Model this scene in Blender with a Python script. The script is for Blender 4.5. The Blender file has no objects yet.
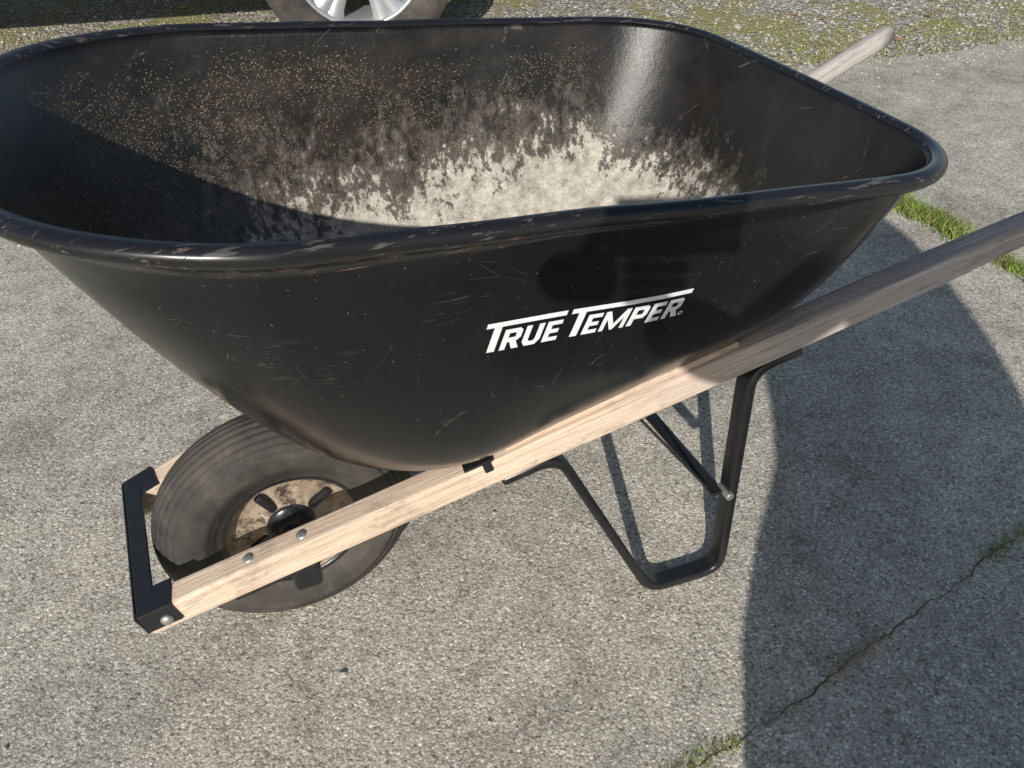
import bpy, bmesh, math, random
import numpy as np
from mathutils import Vector, Matrix
from mathutils.bvhtree import BVHTree
random.seed(7); rng=np.random.RandomState(5)
scene=bpy.context.scene
pi=math.pi

# ------------------------------------------------------------ node helpers
class NT:
    def __init__(s,name):
        s.m=bpy.data.materials.new(name); s.m.use_nodes=True
        s.t=s.m.node_tree; s.t.nodes.clear()
        s.out=s.t.nodes.new('ShaderNodeOutputMaterial')
        s.b=s.t.nodes.new('ShaderNodeBsdfPrincipled')
        s.t.links.new(s.b.outputs[0],s.out.inputs[0])
    def n(s,ty,**k):
        nd=s.t.nodes.new('ShaderNode'+ty)
        for a,v in k.items(): setattr(nd,a,v)
        return nd
    def set(s,sock,v):
        if isinstance(v,bpy.types.NodeSocket): s.t.links.new(v,sock)
        else:
            if sock.type=='RGBA' and len(v)==3: v=(*v,1)
            sock.default_value=v
    def pos(s): return s.n('NewGeometry').outputs['Position']
    def obj(s): return s.n('TexCoord').outputs['Object']
    def attr(s,name): return s.n('Attribute',attribute_name=name).outputs['Fac']
    def map(s,v,scale=(1,1,1),loc=(0,0,0),rot=(0,0,0)):
        m=s.n('Mapping'); s.set(m.inputs[0],v); m.inputs['Scale'].default_value=scale
        m.inputs['Location'].default_value=loc; m.inputs['Rotation'].default_value=rot
        return m.outputs[0]
    def noise(s,v,sc,det=3,rough=.55,dist=0,out='Fac'):
        n=s.n('TexNoise'); s.set(n.inputs['Vector'],v); n.inputs['Scale'].default_value=sc
        n.inputs['Detail'].default_value=det; n.inputs['Roughness'].default_value=rough
        n.inputs['Distortion'].default_value=dist
        return n.outputs['Fac' if out=='Fac' else 'Color']
    def vor(s,v,sc,feature='F1',rand=1.):
        n=s.n('TexVoronoi',feature=feature); s.set(n.inputs['Vector'],v); n.inputs['Scale'].default_value=sc
        n.inputs['Randomness'].default_value=rand
        return n
    def ramp(s,f,stops,interp='LINEAR'):
        r=s.n('ValToRGB'); s.set(r.inputs[0],f); cr=r.color_ramp; cr.interpolation=interp
        while len(cr.elements)<len(stops): cr.elements.new(.5)
        for e,(p,c) in zip(cr.elements,stops):
            e.position=p; e.color=(c,c,c,1) if isinstance(c,(int,float)) else (*c,1)
        return r.outputs[0]
    def step(s,f,a,b):
        r=s.n('MapRange'); s.set(r.inputs[0],f); r.inputs[1].default_value=a; r.inputs[2].default_value=b
        r.interpolation_type='SMOOTHSTEP'; return r.outputs[0]
    def math(s,op,a,b=0,c=0):
        m=s.n('Math',operation=op); s.set(m.inputs[0],a); s.set(m.inputs[1],b)
        if op in('MULTIPLY_ADD',): s.set(m.inputs[2],c)
        return m.outputs[0]
    def mul(s,a,b): return s.math('MULTIPLY',a,b)
    def inv(s,a): return s.math('SUBTRACT',1,a)
    def mix(s,f,a,b,bt='MIX'):
        m=s.n('Mix',data_type='RGBA',blend_type=bt); s.set(m.inputs[0],f); s.set(m.inputs[6],a); s.set(m.inputs[7],b)
        return m.outputs[2]
    def sep(s,v):
        n=s.n('SeparateXYZ'); s.set(n.inputs[0],v); return n.outputs
    def bump(s,h,dist=.002,st=1.,nrm=None):
        b=s.n('Bump'); s.set(b.inputs['Height'],h); b.inputs['Distance'].default_value=dist; b.inputs['Strength'].default_value=st
        if nrm: s.set(b.inputs['Normal'],nrm)
        s.t.links.new(b.outputs[0],s.b.inputs['Normal']); return b.outputs[0]
    def bs(s,**k):
        nm={'col':'Base Color','rough':'Roughness','metal':'Metallic','spec':'Specular IOR Level','coat':'Coat Weight','coatr':'Coat Roughness'}
        for a,v in k.items(): s.set(s.b.inputs[nm[a]],v)
        return s.m

def simple(name,col,rough=.5,metal=0,spec=.5,nsc=60,amt=.25,bump=.0005):
    t=NT(name); p=t.obj(); f=t.noise(p,nsc,3)
    c=t.mix(f,tuple(x*(1-amt) for x in col),tuple(min(1,x*(1+amt)) for x in col))
    t.bs(col=c,rough=t.math('MULTIPLY_ADD',f,.2,rough-.1),metal=metal,spec=spec)
    if bump: t.bump(f,bump,.6)
    return t.m

# ------------------------------------------------------------ materials
def mat_pavement():
    t=NT('weathered_concrete'); p=t.pos()
    v1=t.vor(p,250)
    cc=t.sep(v1.outputs['Color']); r1=cc[0]
    c=t.ramp(r1,[(0,(.20,.185,.155)),(.16,(.37,.35,.305)),(.6,(.48,.455,.405)),(.9,(.57,.545,.49)),(1,(.80,.77,.70))])
    fine=t.noise(p,430,1,.5)
    c=t.mix(1,c,t.ramp(fine,[(.3,(.68,.67,.65)),(.5,(1.02,1.02,1.01)),(.7,(1.22,1.21,1.18))]),'MULTIPLY')
    gap=t.step(v1.outputs['Distance'],.38,.8)
    c=t.mix(t.mul(gap,.36),c,(.14,.12,.095))
    st=t.noise(p,2.3,5,.66); st2=t.noise(p,13,4,.65)
    c=t.mix(1,c,t.ramp(st,[(.30,(.66,.645,.62)),(.44,(.95,.935,.91)),(.55,(1.07,1.05,1.015)),(.72,(1.22,1.195,1.15))]),'MULTIPLY')
    c=t.mix(1,c,t.ramp(st2,[(.3,(.76,.75,.73)),(.52,(1.02,1.015,1.)),(.75,(1.16,1.15,1.12))]),'MULTIPLY')
    pit=t.step(t.noise(p,120,2,.5),.66,.72)
    c=t.mix(t.mul(pit,.7),c,(.07,.06,.045))
    h=t.math('SUBTRACT',t.noise(p,150,3,.7),t.mul(v1.outputs['Distance'],.4))
    h=t.math('SUBTRACT',h,t.mul(pit,.5))
    t.bump(h,.0023,.8)
    return t.bs(col=c,rough=.92,spec=.2)

def mat_gravel():
    t=NT('mossy_gravel'); p=t.pos()
    v1=t.vor(p,75)
    cc=t.sep(v1.outputs['Color'])
    c=t.ramp(cc[0],[(0,(.15,.135,.11)),(.5,(.42,.39,.33)),(1,(.75,.71,.64))])
    c=t.mix(t.mul(t.step(v1.outputs['Distance'],.35,.8),.55),c,(.10,.085,.06))
    m=t.noise(p,2.1,5,.7); m2=t.noise(p,19,4,.7)
    mask=t.step(t.math('MULTIPLY_ADD',m2,.45,m),.66,.80)
    moss=t.ramp(t.noise(p,80,3,.7),[(.25,(.11,.11,.035)),(.5,(.30,.28,.10)),(.8,(.54,.50,.24))])
    c=t.mix(t.mul(mask,.85),c,moss)
    dirt=t.step(t.noise(p,5,3,.6),.56,.7)
    c=t.mix(t.mul(dirt,.4),c,(.19,.145,.095))
    h=t.math('ADD',t.mul(v1.outputs['Distance'],-1.3),m2)
    t.bump(h,.009,1.)
    return t.bs(col=c,rough=.95,spec=.2)

def scratches(t,p,sc,rot,seed,th=.012,m0=.56):
    q=t.map(p,(1,1,1),(seed,seed*.7,0),rot)
    q=t.map(q,(sc*.16,sc*.6,sc))
    w=t.noise(q,.8,1,.5,out='Color')
    qq=t.mix(.08,q,w)
    v=t.vor(qq,1.0,'DISTANCE_TO_EDGE').outputs['Distance']
    line=t.inv(t.step(v,th*.3,th))
    mask=t.step(t.noise(t.map(p,(1,1,1),(seed*3,1,seed)),13,4,.75),m0,m0+.10)
    return t.mul(line,mask)

def mat_tray_out():
    t=NT('black_enamel_paint'); p=t.obj()
    n=t.noise(p,6,4,.65)
    c=t.mix(n,(.0055,.0055,.0062),(.012,.012,.013))
    s1=scratches(t,p,30,(0,.9,.3),1.3,.008,.56); s2=scratches(t,p,50,(0,-.45,.2),4.1,.009,.57)
    s3=scratches(t,p,42,(0,1.5,.1),6.3,.008,.57)
    s=t.math('MAXIMUM',t.math('MAXIMUM',s1,s2),s3)
    c=t.mix(t.mul(s,.12),c,(.36,.35,.34))
    sc=t.mul(t.step(t.noise(t.map(p,(1,1,1),(3,1,2),(0,-.3,0)),5,2,.5),.60,.68),t.step(t.noise(t.map(p,(20,40,120)),1.5,3,.7),.56,.66))
    c=t.mix(t.mul(sc,.07),c,(.40,.38,.36))
    dust=t.mul(t.step(t.noise(p,3.2,5,.7),.50,.75),.014)
    c=t.mix(dust,c,(.4,.35,.3))
    spk=t.step(t.noise(p,280,1,.4),.765,.79)
    c=t.mix(t.mul(spk,.22),c,(.45,.40,.33))
    ch=t.mul(t.step(t.noise(p,26,4,.7),.71,.74),t.step(t.noise(p,4,2),.57,.62))
    c=t.mix(ch,c,(.14,.065,.035))
    r=t.math('ADD',t.math('MULTIPLY_ADD',t.noise(p,60,3,.6),.14,.15),t.mul(dust,5))
    t.bump(t.noise(p,2.6,2,.5),.006,.45)
    return t.bs(col=c,rough=r,spec=.30)

def mat_rim():
    t=NT('chipped_rim_paint'); p=t.obj(); xyz=t.sep(p)
    c=t.mix(t.noise(p,10,3),(.007,.007,.008),(.016,.016,.017))
    near=t.mul(t.inv(t.step(xyz[1],-.22,-.02)),t.inv(t.step(xyz[0],.22,.46)))
    m=t.math('MULTIPLY_ADD',t.noise(t.map(p,(.22,1,1.3)),62,5,.8),1,t.mul(t.noise(p,8,2,.5),.5))
    m=t.math('MULTIPLY_ADD',near,.065,m)
    ch=t.step(m,.90,.97)
    rust=t.ramp(t.noise(p,110,4,.7),[(.3,(.06,.034,.022)),(.55,(.14,.082,.057)),(.8,(.30,.235,.19))])
    c=t.mix(t.mul(ch,.72),c,rust)
    sc=t.step(t.noise(t.map(p,(4,40,40)),4,3,.6),.60,.68)
    c=t.mix(t.mul(sc,.20),c,(.35,.33,.31))
    t.bump(t.mul(ch,-1),.0005,1)
    return t.bs(col=c,rough=t.math('MULTIPLY_ADD',ch,.35,.25),spec=.5)

def mat_tray_in():
    t=NT('worn_tray_interior'); p=t.obj(); s=t.attr('depth'); x=t.sep(p)[0]
    rear=t.step(x,.56,.72)
    n=t.noise(p,7,5,.7)
    c=t.mix(t.step(n,.3,.75),(.006,.0057,.0055),(.023,.019,.016))
    hz=t.noise(t.map(p,(1,1,2.2)),6,6,.75)
    haze=t.mul(t.step(hz,.42,.72),t.math('MULTIPLY_ADD',rear,-.10,.12))
    c=t.mix(haze,c,(.21,.165,.125))
    v=t.vor(p,400); vc=t.sep(v.outputs['Color'])
    dens=t.mul(t.step(t.noise(p,5,5,.7),.34,.62),t.mul(t.step(s,-.02,.16),t.inv(t.step(s,.85,1.))))
    dens=t.mul(dens,t.math('MULTIPLY_ADD',rear,-.9,1))
    sel=t.math('GREATER_THAN',t.math('MULTIPLY_ADD',dens,.60,vc[0]),1.10)
    dot=t.mul(sel,t.inv(t.step(v.outputs['Distance'],.28,.55)))
    c=t.mix(t.mul(dot,.72),c,t.ramp(vc[1],[(0,(.13,.08,.04)),(.6,(.25,.17,.09)),(1,(.38,.30,.20))]))
    big=t.noise(t.map(p,(1,1,.8)),10,5,.75,.5); fine=t.noise(t.map(p,(1,1,.5)),70,6,.85)
    lvl=t.math('MULTIPLY_ADD',big,.80,t.mul(s,.84))
    lvl=t.math('MULTIPLY_ADD',fine,1.15,lvl)
    lvl=t.math('SUBTRACT',lvl,t.mul(t.inv(t.step(x,-.14,-.02)),.3))
    lvl=t.math('SUBTRACT',lvl,t.mul(t.step(x,.62,.76),.24))
    cm=t.step(lvl,1.41,1.50)
    cm2=t.mul(t.step(lvl,1.20,1.43),.24)
    cem=t.ramp(t.noise(p,48,5,.8),[(.28,(.16,.14,.11)),(.46,(.36,.325,.27)),(.6,(.52,.475,.40)),(.76,(.68,.64,.55))])
    c=t.mix(cm2,c,(.30,.26,.21))
    c=t.mix(t.mul(cm,.93),c,cem)
    ss=scratches(t,p,24,(.2,.7,.1),2.2,.010,.54)
    c=t.mix(t.mul(ss,.22),c,(.40,.36,.31))
    r=t.math('MULTIPLY_ADD',cm,.45,t.math('MULTIPLY_ADD',n,.25,.18))
    h=t.math('ADD',t.mul(cm,.5),t.math('ADD',t.mul(dot,.4),t.mul(fine,.6)))
    t.bump(h,.0015,1.)
    return t.bs(col=c,rough=r,spec=.45)

def mat_wood():
    t=NT('weathered_ash_wood'); p=t.obj(); x=t.sep(p)[0]
    g=t.noise(t.map(p,(2.2,60,60)),3,6,.68,.3); g2=t.noise(t.map(p,(7,190,190)),2,3,.65)
    warm=t.ramp(g,[(.25,(.34,.235,.165)),(.45,(.56,.43,.32)),(.6,(.66,.525,.405)),(.78,(.77,.65,.53))])
    grey=t.ramp(g,[(.25,(.23,.20,.185)),(.5,(.42,.38,.35)),(.75,(.59,.55,.515))])
    f=t.step(t.math('MULTIPLY_ADD',t.noise(p,6,4),.55,x),.85,1.35)
    c=t.mix(f,warm,grey)
    c=t.mix(t.mul(t.step(g2,.52,.72),.45),c,(.20,.145,.105))
    d=t.step(t.noise(t.map(p,(.5,1,1)),18,5,.8),.53,.68)
    c=t.mix(t.mul(d,.5),c,(.22,.17,.135))
    k=t.step(t.noise(t.map(p,(1,3,3)),60,3,.7),.66,.72)
    c=t.mix(t.mul(k,.5),c,(.08,.055,.04))
    t.bump(t.math('ADD',g,t.mul(g2,.7)),.0014,1)
    return t.bs(col=c,rough=.8,spec=.25)

def mat_tire():
    t=NT('dusty_rubber'); p=t.obj()
    n=t.noise(p,22,5,.7); n2=t.noise(p,4,3)
    c=t.ramp(n,[(.3,(.026,.024,.022)),(.55,(.050,.046,.042)),(.8,(.105,.092,.080))])
    c=t.mix(t.mul(t.step(n2,.42,.7),.33),c,(.17,.145,.12))
    t.bump(t.noise(p,260,2),.0006,1)
    return t.bs(col=c,rough=.8,spec=.3)

def mat_rimdisc():
    t=NT('dirty_steel_rim'); p=t.obj()
    n=t.noise(p,24,5,.75)
    m=t.step(n,.36,.50)
    dirt=t.ramp(t.noise(p,60,4,.7),[(.3,(.18,.125,.08)),(.55,(.33,.265,.195)),(.8,(.48,.42,.34))])
    c=t.mix(m,(.045,.033,.026),dirt)
    t.bump(n,.002,.8)
    return t.bs(col=c,rough=.8,spec=.25)

M={}
M['pave']=mat_pavement(); M['gravel']=mat_gravel(); M['out']=mat_tray_out(); M['rim']=mat_rim(); M['in']=mat_tray_in()
M['wood']=mat_wood(); M['tire']=mat_tire(); M['disc']=mat_rimdisc()
M['black']=simple('black_steel',(.012,.012,.013),.32,0,.5,40,.4)
M['bolt']=simple('zinc_bolt',(.42,.41,.39),.4,.75,.5,80,.3)
M['white']=simple('white_decal',(.70,.71,.73),.45,0,.4,90,.14,0)
M['silver']=simple('alloy_wheel_paint',(.42,.43,.45),.32,.55,.5,30,.12)
M['carpaint']=simple('car_paint',(.05,.07,.11),.25,.2,.5,10,.1,0)
M['glass']=simple('tinted_glass',(.02,.025,.028),.08,0,.7,5,.1,0)
M['jacket']=simple('jacket_fabric',(.05,.07,.12),.85,0,.2,90,.3)
M['jeans']=simple('denim',(.06,.08,.14),.85,0,.2,120,.3)
M['skin']=simple('skin',(.52,.33,.25),.5,0,.4,50,.08)
M['hair']=simple('hair',(.06,.04,.025),.6,0,.4,120,.3)
M['shoe']=simple('shoe_leather',(.05,.035,.025),.5,0,.4,60,.3)
M['phone']=simple('phone_shell',(.03,.03,.03),.25,.2,.5,20,.1,0)
M['grass']=simple('grass_blades',(.17,.25,.045),.7,0,.3,25,.5,0)
M['drygrass']=simple('dry_grass',(.36,.29,.15),.8,0,.2,25,.4,0)
M['stone']=simple('pebbles',(.40,.375,.33),.85,0,.3,35,.7,0)
M['soil']=simple('soil',(.17,.14,.095),.95,0,.1,60,.5,.003)
M['leaf']=simple('dry_leaf',(.28,.15,.07),.8,0,.2,30,.4,0)
M['lampred']=simple('tail_lamp',(.25,.01,.01),.2,0,.5,10,.1,0)

# ------------------------------------------------------------ mesh helpers
def mk(name,verts,faces,mats,parent=None,smooth=True,fm=None,loc=None,mat4=None):
    me=bpy.data.meshes.new(name); me.from_pydata([tuple(v) for v in verts],[],faces); me.update()
    for m in (mats if isinstance(mats,(list,tuple)) else [mats]): me.materials.append(m)
    if fm is not None: me.polygons.foreach_set('material_index',fm)
    me.polygons.foreach_set('use_smooth',[smooth]*len(me.polygons))
    ob=bpy.data.objects.new(name,me); scene.collection.objects.link(ob)
    if parent: ob.parent=parent
    if mat4 is not None: ob.matrix_local=mat4
    if loc: ob.location=loc
    return ob
def empty(name,loc=(0,0,0),rz=0):
    e=bpy.data.objects.new(name,None); scene.collection.objects.link(e); e.location=loc; e.rotation_euler=(0,0,rz)
    e.empty_display_size=.1; return e
def recalc(ob):
    bm=bmesh.new(); bm.from_mesh(ob.data); bmesh.ops.recalc_face_normals(bm,faces=bm.faces); bm.to_mesh(ob.data); bm.free()
def bevel(ob,w=.002,seg=2,ang=40):
    m=ob.modifiers.new('bev','BEVEL'); m.width=w; m.segments=seg; m.limit_method='ANGLE'; m.angle_limit=math.radians(ang)
def box(name,c,d,mat,parent,bev=.002,M4=None,smooth=False):
    x,y,z=[v/2 for v in d]; V=[(sx*x,sy*y,sz*z) for sx in(-1,1) for sy in(-1,1) for sz in(-1,1)]
    F=[(0,1,3,2),(4,6,7,5),(0,4,5,1),(2,3,7,6),(0,2,6,4),(1,5,7,3)]
    ob=mk(name,V,F,mat,parent,smooth)
    ob.matrix_local=(Matrix.Translation(c) if M4 is None else Matrix.Translation(c)@M4)
    recalc(ob)
    if bev: bevel(ob,bev)
    return ob
def lathe(name,prof,mat,parent,center,N=96,mats_idx=None,axis='y'):
    V=[];F=[];fm=[]
    for k in range(N):
        a=2*pi*k/N
        for (y,r) in prof: V.append((r*math.cos(a),y,r*math.sin(a)))
    n=len(prof)
    for k in range(N):
        for j in range(n-1):
            a=k*n+j;b=((k+1)%N)*n+j
            F.append((a,a+1,b+1,b)); fm.append(mats_idx[j] if mats_idx else 0)
    ob=mk(name,V,F,mat,parent,True,fm,loc=center); recalc(ob); return ob
def cyl(name,a,b,r,mat,parent,N=20,bev=.0015):
    a=Vector(a);b=Vector(b);d=b-a;L=d.length
    V=[];F=[]
    for z in(0,L):
        for k in range(N): V.append((r*math.cos(2*pi*k/N),r*math.sin(2*pi*k/N),z))
    for k in range(N): F.append((k,(k+1)%N,N+(k+1)%N,N+k))
    F.append(tuple(range(N))[::-1]);F.append(tuple(range(N,2*N)))
    ob=mk(name,V,F,mat,parent,True); ob.matrix_local=Matrix.Translation(a)@d.to_track_quat('Z','Y').to_matrix().to_4x4()
    if bev: bevel(ob,bev,2,50)
    return ob
def dome(name,c,nrm,r,h,mat,parent):
    V=[];F=[];N=16;K=5
    for j in range(K):
        a=pi/2*j/K
        for k in range(N): V.append((r*math.cos(a)*math.cos(2*pi*k/N),r*math.cos(a)*math.sin(2*pi*k/N),h*math.sin(a)))
    V.append((0,0,h))
    for j in range(K-1):
        for k in range(N): F.append((j*N+k,j*N+(k+1)%N,(j+1)*N+(k+1)%N,(j+1)*N+k))
    for k in range(N): F.append(((K-1)*N+k,(K-1)*N+(k+1)%N,K*N))
    ob=mk(name,V,F,mat,parent,True); ob.matrix_local=Matrix.Translation(c)@Vector(nrm).to_track_quat('Z','Y').to_matrix().to_4x4()
    return ob
def ribbon(name,path,wd,th,mat,parent,bev=.004,side=Vector((0,1,0))):
    P=[Vector(p) for p in path]; V=[];F=[];n=len(P)
    for i,p in enumerate(P):
        t=(P[min(i+1,n-1)]-P[max(i-1,0)]).normalized(); nn=t.cross(side).normalized()
        for a,b in((-1,-1),(1,-1),(1,1),(-1,1)): V.append(p+side*(a*wd/2)+nn*(b*th/2))
    for i in range(n-1):
        for k in range(4):
            a=i*4+k;b=i*4+(k+1)%4; F.append((a,b,b+4,a+4))
    F.append((3,2,1,0));F.append(tuple(range(4*n-4,4*n)))
    ob=mk(name,V,F,mat,parent,True); recalc(ob); bevel(ob,bev,3,50); return ob
def roundpath(pts,r=.03,k=6):
    P=[Vector(p) for p in pts]; out=[P[0]]
    for i in range(1,len(P)-1):
        a=(P[i-1]-P[i]);b=(P[i+1]-P[i]); rr=min(r,a.length*.45,b.length*.45)
        A=P[i]+a.normalized()*rr;B=P[i]+b.normalized()*rr
        for j in range(k+1):
            t=j/k; out.append(A*(1-t)**2+P[i]*2*t*(1-t)+B*t*t)
    out.append(P[-1]); return out

# ============================================================ WHEELBARROW
wb=empty('wheelbarrow')
def bez(t,p): return 3*(1-t)**2*t*p[0]+3*(1-t)*t*t*p[1]+t**3
T=np.linspace(0,1,400)
sS,iS=bez(T,(.50,1.0)),bez(T,(.20,.40))
sF,iF=bez(T,(.42,1.0)),bez(T,(.32,.74))
sR,iR=bez(T,(.50,1.0)),bez(T,(.25,.50))
XR,TL,W0=.800,math.tan(.0954),.334
XF=-.228
def zrim(x): return .7265+(.8345-x)*TL
def zfloor(x): return .352+(x-.2)*.275
def outline(s,grow=0):
    i_s=np.interp(s,sS,iS);i_f=np.interp(s,sF,iF);i_r=np.interp(s,sR,iR)
    w=W0-.19*i_s+grow; xf=XF+.385*i_f-grow; xr=XR-.14*i_r+grow
    a=.31-.10*i_f; r=.125-.02*i_s+grow; cf=xf+a; n=2.3
    P=[]
    for t in np.linspace(0,1,31)[:-1]: P.append((cf+(xr-r-cf)*t,-w))
    for t in np.linspace(0,1,15)[:-1]:
        u=t*pi/2; P.append((xr-r+r*math.sin(u),-(w-r)-r*math.cos(u)))
    for t in np.linspace(0,1,17)[:-1]: P.append((xr,-(w-r)+2*(w-r)*t))
    for t in np.linspace(0,1,15)[:-1]:
        u=t*pi/2; P.append((xr-r+r*math.cos(u),(w-r)+r*math.sin(u)))
    for t in np.linspace(0,1,31)[:-1]: P.append((xr-r+(cf-xr+r)*t,w))
    for t in np.linspace(0,1,61)[:-1]:
        u=pi/2-t*pi; cu=max(math.cos(u),0); su=math.sin(u)
        P.append((cf-a*cu**(2/n),math.copysign(abs(su)**(2/n),su)*w))
    P=np.array(P)
    bulge=.012*(1-(P[:,1]/w)**2)*np.clip((P[:,0]-.4)/.4,0,1)
    P[:,0]+=bulge
    d=.0016*np.sin(P[:,0]*17+s*5)+.0012*np.sin(P[:,0]*31+1.3)
    P[:,1]+=np.sign(P[:,1])*d*np.clip(np.abs(P[:,1])/w*2-1,0,1)
    return P
levels=list(np.interp(np.linspace(0,1,26),T,sS)); levels[0]=.0
V=[];D=[];rings=[]
def addring(P,z,d):
    rings.append(len(V)); 
    for (x,y),zz in zip(P,z): V.append((x,y,zz)); D.append(d)
def ringpts(s,grow,dz=0):
    P=outline(s,grow); z=(1-s)*zrim(P[:,0])+s*zfloor(P[:,0])+dz
    return P,z
capk=(.8,.6,.4,.2)
th=.0025
def cap(s,grow,dz,ks):
    P=outline(s,grow); c=np.array([.43,0])
    for k in ks:
        Q=c+(P-c)*k; addring(Q,zfloor(Q[:,0])+dz,1.)
cap(1,0,-th,capk[::-1])
for s in levels[::-1]:
    if s<.03: continue
    P,z=ringpts(s,th,-th*s); addring(P,z,s)
n_out=len(rings)
rr=.0105
for k in range(13):
    a=-pi*.62+ (pi*1.62)*k/12
    P=outline(0,rr+th+rr*math.cos(a)-.002); z=zrim(P[:,0])+rr*math.sin(a)*(.9 if a>0 else 1.15); addring(P,z,0.)
P=outline(0,.001); addring(P,zrim(P[:,0])+.003,0.)
n_rim=len(rings)
for s in levels:
    P,z=ringpts(max(s,.015),0); addring(P,z,s)
cap(1,0,0,capk)
NP=len(outline(0)); F=[];fm=[]
for r in range(len(rings)-1):
    m=0 if r<n_out-1 else (2 if r<n_rim-1 else 1)
    for k in range(NP):
        a=rings[r]+k;b=rings[r]+(k+1)%NP;c=rings[r+1]+(k+1)%NP;d=rings[r+1]+k
        F.append((a,b,c,d));fm.append(m)
F.append(tuple(rings[0]+k for k in range(NP))[::-1]);fm.append(0)
F.append(tuple(rings[-1]+k for k in range(NP)));fm.append(1)
tray=mk('tray',V,F,[M['out'],M['in'],M['rim']],wb,True,fm)
recalc(tray)
at=tray.data.attributes.new('depth','FLOAT','POINT'); at.data.foreach_set('value',D)
bv=BVHTree.FromPolygons([Vector(v) for v in V],F)
def on_wall(x,z,off=.0008):
    h=bv.ray_cast(Vector((x,-1,z)),Vector((0,1,0)))
    return h[0]+h[1]*(off if h[1].y<0 else -off)

# ---- lettering decal (follows the side wall)
def decal(polyverts,polyfaces,name):
    bm=bmesh.new(); vs=[bm.verts.new((x,y,0)) for x,y in polyverts]
    for f in polyfaces:
        try: bm.faces.new([vs[i] for i in f])
        except ValueError: pass
    bmesh.ops.triangulate(bm,faces=bm.faces)
    for _ in range(2):
        L=[e for e in bm.edges if e.calc_length()>.012]
        if L: bmesh.ops.subdivide_edges(bm,edges=L,cuts=1); bmesh.ops.triangulate(bm,faces=bm.faces)
    x0,z0=.204,.6295; sl=-.084
    for v in bm.verts:
        u,w=v.co.x,v.co.y
        p=on_wall(x0+u+w*.25,z0+w+(u)*sl); v.co=p
    me=bpy.data.meshes.new(name); bm.to_mesh(me); bm.free(); me.materials.append(M['white'])
    ob=bpy.data.objects.new(name,me); scene.collection.objects.link(ob); ob.parent=wb; return ob
b_=.24
LET={
'R':(.78,[[(0,0),(b_,0),(b_,.36),(b_,.58),(b_,.80),(b_,1),(0,1)],[(b_,.80),(.50,.80),(.64,1),(b_,1)],[(.50,.80),(.54,.76),(.78,.82),(.78,.88),(.64,1)],[(.54,.76),(.54,.62),(.78,.54),(.78,.82)],[(.54,.62),(.50,.58),(.66,.40),(.78,.54)],[(b_,.36),(.34,.36),(.66,.40),(.50,.58),(b_,.58)],[(.34,.36),(.52,0),(.82,0),(.60,.393)]]),
'U':(.78,[[(0,.22),(b_,.30),(b_,1),(0,1)],[(0,.22),(.16,0),(.62,0),(.78,.22),(.54,.30),(.48,.21),(.30,.21),(b_,.30)],[(.54,.30),(.78,.22),(.78,1),(.54,1)]]),
'E':(.66,[[(0,0),(b_,0),(b_,.2),(b_,.4),(b_,.6),(b_,.8),(b_,1),(0,1)],[(b_,0),(.66,0),(.66,.2),(b_,.2)],[(b_,.4),(.6,.4),(.6,.6),(b_,.6)],[(b_,.8),(.66,.8),(.66,1),(b_,1)]]),
'M':(1.16,[[(0,0),(.20,0),(.20,1),(0,1)],[(.20,.58),(.52,0),(.58,.30),(.22,1),(.20,1)],[(.52,0),(.64,0),(.58,.30)],[(.64,0),(.96,.58),(.96,1),(.94,1),(.58,.30)],[(.96,0),(1.16,0),(1.16,1),(.96,1)]]),
'P':(.78,[[(0,0),(b_,0),(b_,.34),(b_,.56),(b_,.80),(b_,1),(0,1)],[(b_,.80),(.50,.80),(.64,1),(b_,1)],[(.50,.80),(.54,.76),(.78,.82),(.78,.88),(.64,1)],[(.54,.76),(.54,.60),(.78,.50),(.78,.82)],[(.54,.60),(.50,.56),(.66,.34),(.78,.50)],[(b_,.34),(.66,.34),(.50,.56),(b_,.56)]])}
PV=[];PF=[]
def addpoly(pts):
    o=len(PV); PV.extend(pts); PF.append(tuple(range(o,o+len(pts))))
H=.0385; lh=.0270; bar=.0062
def word(w,x):
    x0=x; addpoly([(x+.0085,.0),(x+.0165,.0),(x+.0165,H-bar-.0001),(x+.0085,H-bar-.0001)]); x+=.0215
    for ch in w:
        wd,pl=LET[ch]
        for q in pl: addpoly([(x+a*lh*.92,c*lh) for a,c in q])
        x+=wd*lh*.92+.0034
    return x0,x-.0034
a,e=word('RUE',0); addpoly([(a,H-bar),(e+.001,H-bar),(e+.001,H),(a,H)])
a,e=word('EMPER',e+.0065); addpoly([(a,H-bar),(e+.004,H-bar),(e+.004,H),(a,H)])
cx_,cy_=e+.005,.003
for q in range(10):
    a0,a1=2*pi*q/10,2*pi*(q+1)/10
    addpoly([(cx_+.0018*math.cos(a0),cy_+.0018*math.sin(a0)),(cx_+.0030*math.cos(a0),cy_+.0030*math.sin(a0)),(cx_+.0030*math.cos(a1),cy_+.0030*math.sin(a1)),(cx_+.0018*math.cos(a1),cy_+.0018*math.sin(a1))])
k=.243/(e+.004); PV=[(a*k,b) for a,b in PV]
decal(PV,PF,'lettering')

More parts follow.
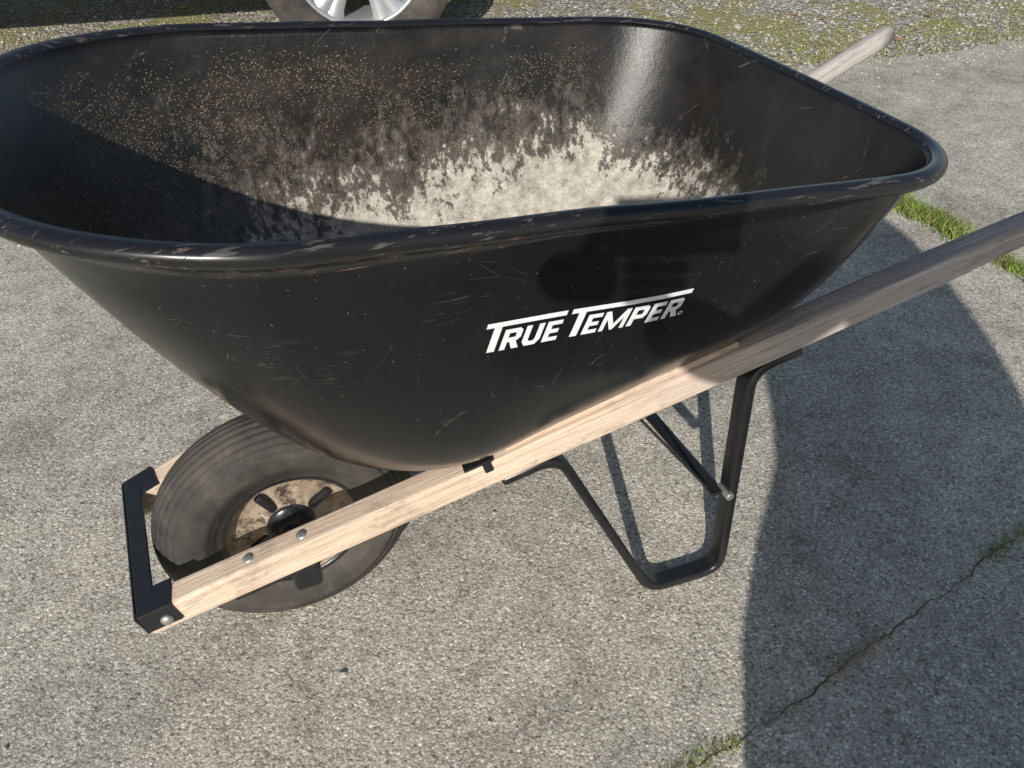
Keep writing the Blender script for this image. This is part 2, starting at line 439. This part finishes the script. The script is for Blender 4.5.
# ---- handles
A0=Vector((-.1859,-.1197,.2035));B0=Vector((1.2735,-.3033,.6658))
def handle(sgn):
    A=Vector((A0.x,A0.y*sgn,A0.z));B=Vector((B0.x,B0.y*sgn,B0.z))
    d=(B-A).normalized(); A=A-d*.030; L=(B-A).length
    up=Vector((0,0,1)); y=up.cross(d).normalized(); z=d.cross(y)
    R=Matrix((d,y,z)).transposed().to_4x4(); R.translation=A
    V=[];F=[];K=16
    xs=[0,.004,.3,.6,.9,1.15,L-.22,L-.18,L-.15,L-.10,L-.05,L-.02,L-.006,L]
    for x in xs:
        hw=.019;hh=.0215;e=10
        if x>1.1: q=min(1,(x-1.1)/(L-.18-1.1)); e=10-7.8*q; hw=.019-.002*q;hh=.0215-.004*q
        if x>L-.1: hh=.0175+.001*math.sin((x-L+.1)*30)
        if x>=L-.006: hw*=.85;hh*=.85
        if x==L: hw*=.6;hh*=.6
        if x==0: hw-=.002;hh-=.002
        for k in range(K*2):
            a=2*pi*(k+.5)/(K*2); ca,sa=math.cos(a),math.sin(a)
            V.append((x,hw*math.copysign(abs(ca)**(2/e),ca),hh*math.copysign(abs(sa)**(2/e),sa)))
    n=2*K
    for i in range(len(xs)-1):
        for k in range(n): F.append((i*n+k,i*n+(k+1)%n,(i+1)*n+(k+1)%n,(i+1)*n+k))
    F.append(tuple(range(n)));F.append(tuple(range((len(xs)-1)*n,len(xs)*n)))
    ob=mk('handle',V,F,M['wood'],wb,True,mat4=R); recalc(ob)
    return R,L
Rn,Ln=handle(1);Rf,Lf=handle(-1)
def hp(R,x,y,z): return R@Vector((x,y,z))
def rotonly(R): return R.to_3x3().to_4x4()
for R,sg in((Rn,-1),(Rf,1)):
    for x in(.160,.237): dome('bolt',hp(R,x,0,.0214),R.to_3x3()@Vector((0,0,1)),.0082,.0035,M['bolt'],wb)
    box('nose_ear',hp(R,.026,sg*.0212,.006),(.048,.0035,.032),M['black'],wb,.0012,rotonly(R))
    box('nose_top_flange',hp(R,.026,0,.0236),(.048,.046,.0035),M['black'],wb,.0012,rotonly(R))
    dome('bolt',hp(R,.032,sg*.023,.000),R.to_3x3()@Vector((0,sg,0)),.0088,.0055,M['bolt'],wb)
    box('axle_bracket',hp(R,.178,0,-.0235),(.12,.036,.004),M['black'],wb,.001,rotonly(R))
    c=hp(R,.178,0,0); box('axle_bracket_web',(0.0,c.y,.205),(.04,.026,.045),M['black'],wb,.008)
    box('tray_clip',hp(R,.490,0,.0242),(.042,.041,.004),M['black'],wb,.001,rotonly(R))
    box('tray_clip_side',hp(R,.500,sg*.0210,.016),(.012,.003,.016),M['black'],wb,.001,rotonly(R))
    box('wedge',hp(R,.70,-sg*.004,.026),(.34,.030,.010),M['wood'],wb,.002,rotonly(R))
nA=hp(Rn,-.0035,0,0);nB=hp(Rf,-.0035,0,0)
Ry=Matrix.Rotation(-.307,4,'Y')
box('nose_guard',((nA+nB)/2)+Vector((-.001,0,.007)),(.004,abs(nB.y-nA.y)+.046,.036),M['black'],wb,.0015,Ry)
box('nose_guard_flange',((nA+nB)/2)+Vector((.009,0,.0272)),(.026,abs(nB.y-nA.y)+.044,.004),M['black'],wb,.0015,Ry)
# ---- wheel
WR=.193; wc=(0,0,WR)
prof=[(-.030,.096),(-.037,.100),(-.0405,.104),(-.0440,.114),(-.0455,.1145),(-.0462,.122),(-.0475,.1225),(-.0482,.132),(-.0485,.142)]
K=13
for j in range(K):
    u0=-1+2*j/K; u1=-1+2*(j+1)/K
    for u,g in((u0+.015,1),(u0+.035,0),(u1-.035,0),(u1-.015,1)):
        a=u*1.3; y=.0485*math.sin(a)/math.sin(1.3); r=.149+.044*(math.cos(a)-math.cos(1.3))/(1-math.cos(1.3)); r-=.0015*g
        prof.append((y,r))
prof+=[(-y,r) for y,r in prof[:9][::-1]]
lathe('tire',prof,M['tire'],wb,wc,128)
rp=[(-.040,.1035),(-.0405,.098),(-.037,.096),(-.030,.094),(-.022,.090),(-.018,.086),(-.013,.080),(-.010,.060),(-.014,.045),(-.022,.036),(-.026,.0)]
lathe('wheel_rim',rp,[M['disc'],M['black']],wb,wc,72,[1,1,0,0,0,0,0,0,0,1])
lathe('wheel_rim_back',[(-y,r) for y,r in rp],[M['disc'],M['black']],wb,wc,72,[1,1,0,0,0,0,0,0,0,1])
lathe('hub',[(-.062,.0),(-.062,.016),(-.058,.021),(-.045,.022),(-.026,.024),(-.020,.036)],M['black'],wb,wc,40)
lathe('hub_far',[(.062,.0),(.062,.016),(.058,.021),(.045,.022),(.026,.024),(.020,.036)],M['black'],wb,wc,40)
cyl('axle',(0,-.148,WR),(0,.148,WR),.008,M['bolt'],wb)
for k in range(4):
    a=2*pi*k/4+.55; box('rim_rib',(.052*math.cos(a),-.0165,WR+.052*math.sin(a)),(.046,.010,.015),M['black'],wb,.004,Matrix.Rotation(-a,4,'Y'))
cyl('valve_stem',(.02,-.022,WR-.078),(.026,-.048,WR-.07),.004,M['black'],wb)
# ---- legs
def under(R,x): return hp(R,x,0,-.0295)
def hx(x): return (x-A0.x)/1.459*1.5415+.030
for R,sg in((Rn,-1),(Rf,1)):
    p1=under(R,hx(.265));p2=under(R,hx(.345)); p5=under(R,hx(.620));p6=under(R,hx(.690))
    pts=[p1,p2,Vector((.516,sg*.207,.0085)),Vector((.647,sg*.214,.0085)),p5,p6]
    ribbon('leg',roundpath(pts,.035,7),.032,.015,M['black'],wb,.005)
    cyl('brace_bolt',(.631,sg*.205,.19),(.631,sg*.236,.19),.0075,M['bolt'],wb,6)
ribbon('cross_brace',[(.618,-.222,.190),(.618,0,.190),(.618,.222,.190)],.022,.006,M['black'],wb,.002,Vector((1,0,0)))
for sg in(-1,1):
    ribbon('brace_diagonal',[(.606,sg*.20,.195),(.50,sg*.10,.33),(.42,sg*.06,.405)],.018,.004,M['black'],wb,.001)

# ============================================================ GROUND
def nz(x,s,k): return k*(math.sin(x*s)+.6*math.sin(x*s*2.3+1.7)+.4*math.sin(x*s*5.1+.4)+.3*math.sin(x*s*11.7+2.1))
gs=60
g=mk('ground',[(-gs,-gs,-.012),(gs,-gs,-.012),(gs,gs,-.012),(-gs,gs,-.012)],[(0,1,2,3)],M['gravel'],None,False)
def rg(x): return .0015*math.sin(x*97)+.0012*math.sin(x*211+1)+.0008*math.sin(x*463)
def crack_y(x): return -.503+(x-.43)*.18+nz(x,7,.005)+rg(x)
def edge_y(x): return 1.80+nz(x,3.1,.03)+nz(x,19,.014)+nz(x,61,.005)
def slab(name,poly):
    n=len(poly); V=[(x,y,0) for x,y in poly]+[(x,y,-.02) for x,y in poly]
    F=[tuple(range(n))]+[(i,n+i,n+(i+1)%n,(i+1)%n) for i in range(n)]
    ob=mk(name,V,F,M['pave'],None,False); recalc(ob); return ob
jx=1.905
def joint(y): return nz(y,7,.0015)+.0015*math.sin(y*190)
def lin(a,b,n): return [a+(b-a)*i/n for i in range(n+1)]
xsA=lin(-1,jx,420)
cw=lambda x:.0012+.0012*math.sin(x*31)
top=[(x,edge_y(x)) for x in lin(-12,jx-.009,900)]
polyA=[(-12,crack_y(-1))]+[(x,crack_y(x)+cw(x)) for x in xsA[:-1]]+[(jx-.009+joint(y),y) for y in lin(crack_y(jx)+.01,edge_y(jx),200)]+top[::-1]
slab('pavement',polyA)
polyB=[(-12,-9)]+[(jx-.009,-9)]+[(x,crack_y(x)-.0014) for x in xsA[:-1]][::-1]+[(-12,crack_y(-1)-.01)]
slab('pavement',polyB)
polyC=[(jx+.009,-9),(12,-9)]+[(x,edge_y(x)) for x in lin(jx+.02,12,800)][::-1]+[(jx+.009+joint(y),y) for y in lin(-1,edge_y(jx),220)][::-1]
slab('pavement',polyC)
V=[];F=[]
for x in xsA:
    V+=[(x,crack_y(x)-.01,-.0018),(x,crack_y(x)+.01,-.0018)]
for i in range(len(xsA)-1): F.append((2*i,2*i+2,2*i+3,2*i+1))
o=len(V); ys=lin(-4,1.8,100)
for y in ys: V+=[(jx-.02,y,-.0045),(jx+.02,y,-.0045)]
for i in range(100): F.append((o+2*i,o+2*i+1,o+2*i+3,o+2*i+2))
mk('soil',V,F,M['soil'],None,False)

V=[];F=[];fm=[]
def blade(x,y,h,w,m,lean=.6,z0=-.004):
    a=random.uniform(0,2*pi);b=random.uniform(0,2*pi);l=random.uniform(.2,lean)*h
    dx,dy=math.cos(a)*w/2,math.sin(a)*w/2; ex,ey=math.cos(b)*l,math.sin(b)*l
    o=len(V)
    V.extend([(x-dx,y-dy,z0),(x+dx,y+dy,z0),(x+dx*.8+ex*.35,y+dy*.8+ey*.35,z0+h*.6),(x-dx*.8+ex*.35,y-dy*.8+ey*.35,z0+h*.6),(x+ex,y+ey,z0+h*.95)])
    F.extend([(o,o+1,o+2,o+3),(o+3,o+2,o+4)]);fm.extend([m,m])
def tuft(x,y,sx,sy,n,h,w=.0022,dry=.25,lean=1.2):
    for _ in range(n):
        blade(random.gauss(x,sx),random.gauss(y,sy),random.uniform(.4,1)*h,w*random.uniform(.6,1.3),1 if random.random()<dry else 0,lean)
for y in lin(.50,.80,16): tuft(jx+random.uniform(-.02,.02),y,.020,.016,120,.042,.003,.22)
for y in lin(.20,.40,12): tuft(jx+random.uniform(-.01,.01),y,.015,.012,75,.036,.0026,.25)
for y in lin(-.3,1.75,60): tuft(jx,y,.006,.02,16,.014,.002,.5)
for x in lin(.39,.50,8): tuft(x,crack_y(x)+.004,.011,.008,50,.015,.0015,.4)
for x in lin(.56,.72,10): tuft(x,crack_y(x),.008,.006,42,.008,.0013,.65)
for x in lin(.70,.80,7): tuft(x,crack_y(x),.012,.009,42,.014,.0014,.95)
for x in lin(.8,1.12,16): tuft(x,crack_y(x),.010,.006,30,.007,.0013,.65)
for x in lin(1.08,1.25,8): tuft(x,crack_y(x),.012,.009,55,.015,.0016,.35)
for x in lin(-.3,1.9,110): tuft(x,crack_y(x),.012,.002,14,.005,.0012,.65)
for _ in range(2200):
    x=random.uniform(-2.5,5.5); y=edge_y(x)+random.gauss(.12,.25)*(1 if random.random()<.9 else .3)
    if y<edge_y(x)-.03: continue
    tuft(x,y,.018,.018,6,.022,.003,.5)
grass=mk('grass',V,F,[M['grass'],M['drygrass']],None,False,fm)

V=[];F=[]
base=bmesh.new(); bmesh.ops.create_icosphere(base,subdivisions=1,radius=1)
bv0=[v.co.copy() for v in base.verts]; bf0=[tuple(v.index for v in f.verts) for f in base.faces]; base.free()
def stone(x,y,r,z=0):
    o=len(V); s=Vector((random.uniform(.7,1.3),random.uniform(.6,1.1),random.uniform(.45,.8))); R=Matrix.Rotation(random.uniform(0,6.3),3,'Z')
    for c in bv0:
        q=R@Vector((c.x*s.x,c.y*s.y,c.z*s.z))*r*random.uniform(.82,1.15); V.append((x+q.x,y+q.y,z+q.z+r*.25))
    F.extend([tuple(i+o for i in f) for f in bf0])
for _ in range(1500): 
    stone(random.uniform(-1.5,2.8),random.uniform(-.75,1.8),random.choice((.0010,.0012,.0015,.002,.0025)))
stone(.016,-.170,.007);stone(.19,-.33,.004);stone(.35,.05,.006);stone(-.45,-.1,.005);stone(1.5,.1,.005)
for _ in range(2500):
    x=random.uniform(-2.5,5); stone(x,edge_y(x)-abs(random.gauss(0,.13)),random.uniform(.0015,.006))
for _ in range(7000):
    x=random.uniform(-2.5,5); y=edge_y(x)+abs(random.gauss(0,1.3)); stone(x,y,random.uniform(.003,.010),-.012)
mk('gravel',V,F,M['stone'],None,False)
V=[];F=[]
for _ in range(60):
    x=random.uniform(-2,5);y=random.uniform(1.75,4.5);a=random.uniform(0,6.3);l=random.uniform(.012,.035);w_=l*random.uniform(.3,.6);z=.004 
    o=len(V)
    for u,v_,dz in((-l,0,.0),(0,w_,.008),(l,0,.002),(0,-w_,.006),(0,0,.0)):
        V.append((x+u*math.cos(a)-v_*math.sin(a),y+u*math.sin(a)+v_*math.cos(a),z+dz))
    F+=[(o,o+4,o+1),(o+1,o+4,o+2),(o+2,o+4,o+3),(o+3,o+4,o)]
mk('dead_leaves',V,F,M['leaf'],None,False)

# ============================================================ PARKED TRUCK
car=empty('parked_car',(0.866,2.81,0),math.radians(-10))
def carwheel(x,y,face):
    R=.40
    w=empty('wheel_%d'%(len(car.children)),(x,y,R)); w.parent=car; w.rotation_euler=(0,.35,0 if face<0 else pi)
    pr=[(-.10,.258),(-.118,.268),(-.128,.31),(-.125,.36),(-.112,.388)]
    for j in range(6):
        u0=-.108+.036*j
        pr+=[(u0,.396),(u0+.002,.400),(u0+.028,.400),(u0+.030,.392)]
    pr+=[(.125,.36),(.128,.31),(.118,.268),(.10,.258)]
    lathe('car_tire',pr,M['tire'],w,(0,0,0),96)
    lathe('barrel',[(-.115,.266),(-.118,.258),(-.105,.251),(-.08,.240),(.10,.235)],M['silver'],w,(0,0,0),72)
    lathe('brake',[(-.02,.03),(-.02,.17),(0,.17),(0,.03)],M['bolt'],w,(0,0,0),48)
    lathe('centre_cap',[(-.095,0),(-.095,.03),(-.09,.045),(-.07,.07),(-.03,.075)],M['silver'],w,(0,0,0),40)
    for k in range(6):
        a=2*pi*k/6+.26
        for d in(-.10,.10):
            V=[];F=[]
            for (r,hw,yy) in((.05,.028,-.085),(.14,.028,-.092),(.21,.032,-.098),(.251,.044,-.104)):
                c=Vector((r*math.cos(a+d*r/.2),0,r*math.sin(a+d*r/.2))); tn=Vector((-math.sin(a),0,math.cos(a)))
                e_=.001 if d>0 else 0
                for q in(-1,1): V.append(c+tn*q*hw+Vector((0,yy+.012+e_,0)))
                V.append(c+tn*.015+Vector((0,yy+e_,0)));V.append(c-tn*.015+Vector((0,yy+e_,0)))
            for i in range(3):
                o=i*4; F+=[(o,o+3,o+7,o+4),(o+3,o+2,o+6,o+7),(o+2,o+1,o+5,o+6)]
            mk('spoke',V,F,M['silver'],w,True)
WB=3.0
for (x,y,f) in((0,0,-1),(-WB,0,-1),(0,1.6,1),(-WB,1.6,1)): carwheel(x,y,f)
def arch(cx,r,z0,n=14):
    return [(cx+r*math.cos(a),.4+r*math.sin(a)) for a in lin(math.asin((z0-.4)/r),pi-math.asin((z0-.4)/r),n)]
sill=.50
prof=[(1.0,sill),(1.04,.7),(1.0,1.10),(-1.0,1.12),(-2.6,1.14),(-3.7,1.04),(-3.93,.88),(-3.95,sill)]
prof+=[(x,z) for x,z in arch(-WB,.49,sill)[::-1]]+[(x,z) for x,z in arch(0,.49,sill)[::-1]]
n=len(prof);V=[];F=[]
for y,ins in((-.13,.03),(-.10,0),(1.70,0),(1.73,.03)):
    for x,z in prof: V.append((x*(1-ins*.3),y,z-ins*.3*(z-.8)))
for r in range(3):
    for k in range(n): F.append((r*n+k,r*n+(k+1)%n,(r+1)*n+(k+1)%n,(r+1)*n+k))
F.append(tuple(range(n)));F.append(tuple(range(3*n,4*n)))
b=mk('body',V,F,M['carpaint'],car,False); recalc(b); bevel(b,.02,3,35)
def frus(name,x0,x1,X0,X1,z0,z1,y0,y1,ty,mat,bev=.03):
    V=[(x0,y0,z0),(x1,y0,z0),(x1,y1,z0),(x0,y1,z0),(X0,y0+ty,z1),(X1,y0+ty,z1),(X1,y1-ty,z1),(X0,y1-ty,z1)]
    F=[(3,2,1,0),(4,5,6,7),(0,1,5,4),(1,2,6,5),(2,3,7,6),(3,0,4,7)]
    ob=mk(name,V,F,mat,car,False); recalc(ob)
    if bev: bevel(ob,bev,3)
    return ob
frus('cabin_glass',-2.75,.85,-1.95,.55,1.11,1.66,-.06,1.66,.14,M['glass'])
frus('roof',-2.0,.62,-1.85,.45,1.64,1.72,.06,1.54,.04,M['carpaint'])
for x,dx in((-2.70,.75),(-1.45,.05),(-.35,0),(.80,-.26)):
    for y,ty in((-.068,.13),(1.668,-.13)):
        a=Vector((x,y,1.10));c=Vector((x+dx,y+ty,1.67)); cyl('pillar',a,c,.03,M['carpaint'],car,10)
box('underbody',(-1.5,.8,.46),(4.6,1.3,.12),M['phone'],car,.02)
box('bumper_rear',(1.05,.8,.62),(.12,1.75,.2),M['phone'],car,.03)
box('bumper_front',(-3.98,.8,.60),(.14,1.75,.24),M['phone'],car,.03)
box('tail_lamp_1',(1.03,0,.95),(.05,.18,.22),M['lampred'],car,.01)
box('tail_lamp_2',(1.03,1.6,.95),(.05,.18,.22),M['lampred'],car,.01)
box('headlamp_1',(-3.9,.05,.92),(.12,.25,.14),M['bolt'],car,.02)
box('headlamp_2',(-3.9,1.55,.92),(.12,.25,.14),M['bolt'],car,.02)

# ============================================================ CAMERA
C=Vector((-.0390,-.9889,1.1446)); th_,pt,ro,f=.3904,.6540,-.0140,.8712
Fv=Vector((math.sin(th_)*math.cos(pt),math.cos(th_)*math.cos(pt),-math.sin(pt)))
Rv=Vector((math.cos(th_),-math.sin(th_),0)); Uv=Rv.cross(Fv)
R2=Rv*math.cos(ro)+Uv*math.sin(ro); U2=-Rv*math.sin(ro)+Uv*math.cos(ro)
cam=bpy.data.cameras.new('camera'); cam.sensor_width=36; cam.lens=36*871.2/1024; cam.clip_start=.01; cam.clip_end=300
co=bpy.data.objects.new('camera',cam); scene.collection.objects.link(co)
mm=Matrix((R2,U2,-Fv)).transposed().to_4x4(); mm.translation=C; co.matrix_world=mm
scene.camera=co

# ============================================================ PHOTOGRAPHER
ph=empty('photographer')
O=Vector((.14,-1.71,0)); pr_=Vector((.857,-.514,0)); fr=Vector((.514,.857,0))
def Wp(r,f_,z): return O+pr_*r+fr*f_+Vector((0,0,z))
def skin(name,nodes,edges,mat,root=0,sub=2):
    bm=bmesh.new(); L=bm.verts.layers.skin.verify(); vs=[]
    for i,(p,r) in enumerate(nodes):
        v=bm.verts.new(p); v[L].radius=(r,r) if not isinstance(r,tuple) else r; v[L].use_root=(i==root); vs.append(v)
    for a,b in edges: bm.edges.new((vs[a],vs[b]))
    me=bpy.data.meshes.new(name); bm.to_mesh(me); bm.free(); me.materials.append(mat)
    ob=bpy.data.objects.new(name,me); scene.collection.objects.link(ob); ob.parent=ph
    s=ob.modifiers.new('skin','SKIN'); s.use_smooth_shade=True
    m=ob.modifiers.new('sub','SUBSURF'); m.levels=sub; m.render_levels=sub
    return ob
coat=[(.44,-.30,.29,.17),(.55,-.31,.30,.17),(.66,-.30,.30,.17),(.76,-.265,.30,.16),(.86,-.215,.29,.15),(.97,-.205,.28,.15),(1.08,-.21,.27,.155),(1.20,-.22,.26,.16),(1.30,-.22,.235,.155),(1.38,-.19,.20,.13),(1.43,-.13,.14,.10),(1.47,-.065,.065,.07),(1.50,-.055,.055,.06)]
V=[];F=[];K=36
for z,l,r,d in coat:
    c=(l+r)/2;h=(r-l)/2
    for k in range(K):
        a=2*pi*k/K; e=2/2.3
        ca,sa=math.cos(a),math.sin(a)
        V.append(Wp(c+h*math.copysign(abs(ca)**e,ca)*(1+.02*math.sin(a*7+z*9)),.03+d*math.copysign(abs(sa)**e,sa)+(z-.9)*.05,z))
for i in range(len(coat)-1):
    for k in range(K): F.append((i*K+k,i*K+(k+1)%K,(i+1)*K+(k+1)%K,(i+1)*K+k))
F.append(tuple(range(K))[::-1]);F.append(tuple(range((len(coat)-1)*K,len(coat)*K)))
cb=mk('coat',V,F,M['jacket'],ph,True); recalc(cb)
hand=C-Fv*.045-U2*.075-R2*.02
skin('sleeve_left',[(Wp(-.12,.05,1.36),.085),(Wp(-.22,.06,1.33),.075),(Wp(-.38,.20,1.10),.060),(hand-pr_*-.05-fr*.07-Vector((0,0,.02)),.044)],[(0,1),(1,2),(2,3)],M['jacket'])
skin('sleeve_right',[(Wp(.12,.05,1.36),.085),(Wp(.20,.04,1.30),.075),(Wp(.27,.03,1.08),.058),(Wp(.27,.10,.84),.045)],[(0,1),(1,2),(2,3)],M['jacket'])
skin('trousers',[(Wp(0,0,.80),.15),(Wp(-.11,0,.74),.10),(Wp(-.13,.03,.48),.085),(Wp(-.14,-.01,.10),.065),(Wp(.11,0,.74),.10),(Wp(.13,.03,.48),.085),(Wp(.14,-.01,.10),.065)],[(0,1),(1,2),(2,3),(0,4),(4,5),(5,6)],M['jeans'])
for s in(-1,1): skin('shoe',[(Wp(s*.14,-.04,.05),.045),(Wp(s*.145,.08,.04),.045),(Wp(s*.15,.18,.03),.035)],[(0,1),(1,2)],M['shoe'])
skin('head',[(Wp(0,.05,1.44),.055),(Wp(0,.07,1.54),.055),(Wp(0,.10,1.60),.085),(Wp(0,.10,1.70),.092),(Wp(0,.09,1.76),.06)],[(0,1),(1,2),(2,3),(3,4)],M['skin'])
skin('nose',[(Wp(0,.19,1.64),.012),(Wp(0,.205,1.61),.014)],[(0,1)],M['skin'],0,1)
skin('hair',[(Wp(0,.03,1.62),.075),(Wp(0,.05,1.72),.095),(Wp(0,.09,1.79),.075)],[(0,1),(1,2)],M['hair'])
for s in(-1,1):
    dome('eye',Wp(s*.032,.185,1.665),fr,.012,.006,M['bolt'],ph); skin('ear',[(Wp(s*.095,.09,1.66),.014),(Wp(s*.10,.085,1.63),.012)],[(0,1)],M['skin'],0,1)
def hand_at(p,d,side,nrm,curl=.5,nm='hand'):
    d=d.normalized(); side=side.normalized(); nrm=nrm.normalized()
    skin(nm,[(p-d*.05,.026),(p,.03),(p+d*.035,.032)],[(0,1),(1,2)],M['skin'])
    for j,l in enumerate((.07,.08,.075,.055)):
        b=p+d*.045+side*(.027-.018*j); q=b+d*l*.45+nrm*l*curl*.2; e=b+d*l*.8+nrm*l*curl*.7
        skin('finger',[(b-d*.01,.009),(q,.0085),(e,.0075)],[(0,1),(1,2)],M['skin'],0,1)
    b=p+side*.03; skin('thumb',[(b-side*.01,.012),(b+side*.02+d*.02,.010),(b+side*.025+d*.05+nrm*.01,.009)],[(0,1),(1,2)],M['skin'],0,1)
hand_at(hand-R2*.03,R2,U2,Fv,.15)
hand_at(Wp(.27,.12,.77),Vector((0,0,-1)),fr,-pr_,.5)
pm=Matrix((R2,U2,-Fv)).transposed().to_4x4()
pb=box('phone',C-Fv*.016+R2*.045-U2*.014,(.14,.068,.008),M['phone'],ph,.003,pm)

# ============================================================ LIGHT
L=Vector((1.05,1.75,-1)).normalized()
sun=bpy.data.lights.new('sun','SUN'); sun.energy=5.0; sun.angle=math.radians(.5); sun.color=(1,.965,.90)
so=bpy.data.objects.new('sun',sun); scene.collection.objects.link(so); so.rotation_euler=L.to_track_quat('-Z','Y').to_euler()
w=bpy.data.worlds.new('World'); scene.world=w; w.use_nodes=True; nt=w.node_tree
sky=nt.nodes.new('ShaderNodeTexSky'); sky.sky_type='NISHITA'; sky.sun_disc=False
sky.sun_elevation=math.asin(-L.z); sky.sun_rotation=math.atan2(-L.x,-L.y)
bg=nt.nodes['Background']; bg.inputs[1].default_value=.105; nt.links.new(sky.outputs[0],bg.inputs[0])
scene.view_settings.view_transform='Standard'; scene.view_settings.look='None'; scene.view_settings.exposure=0
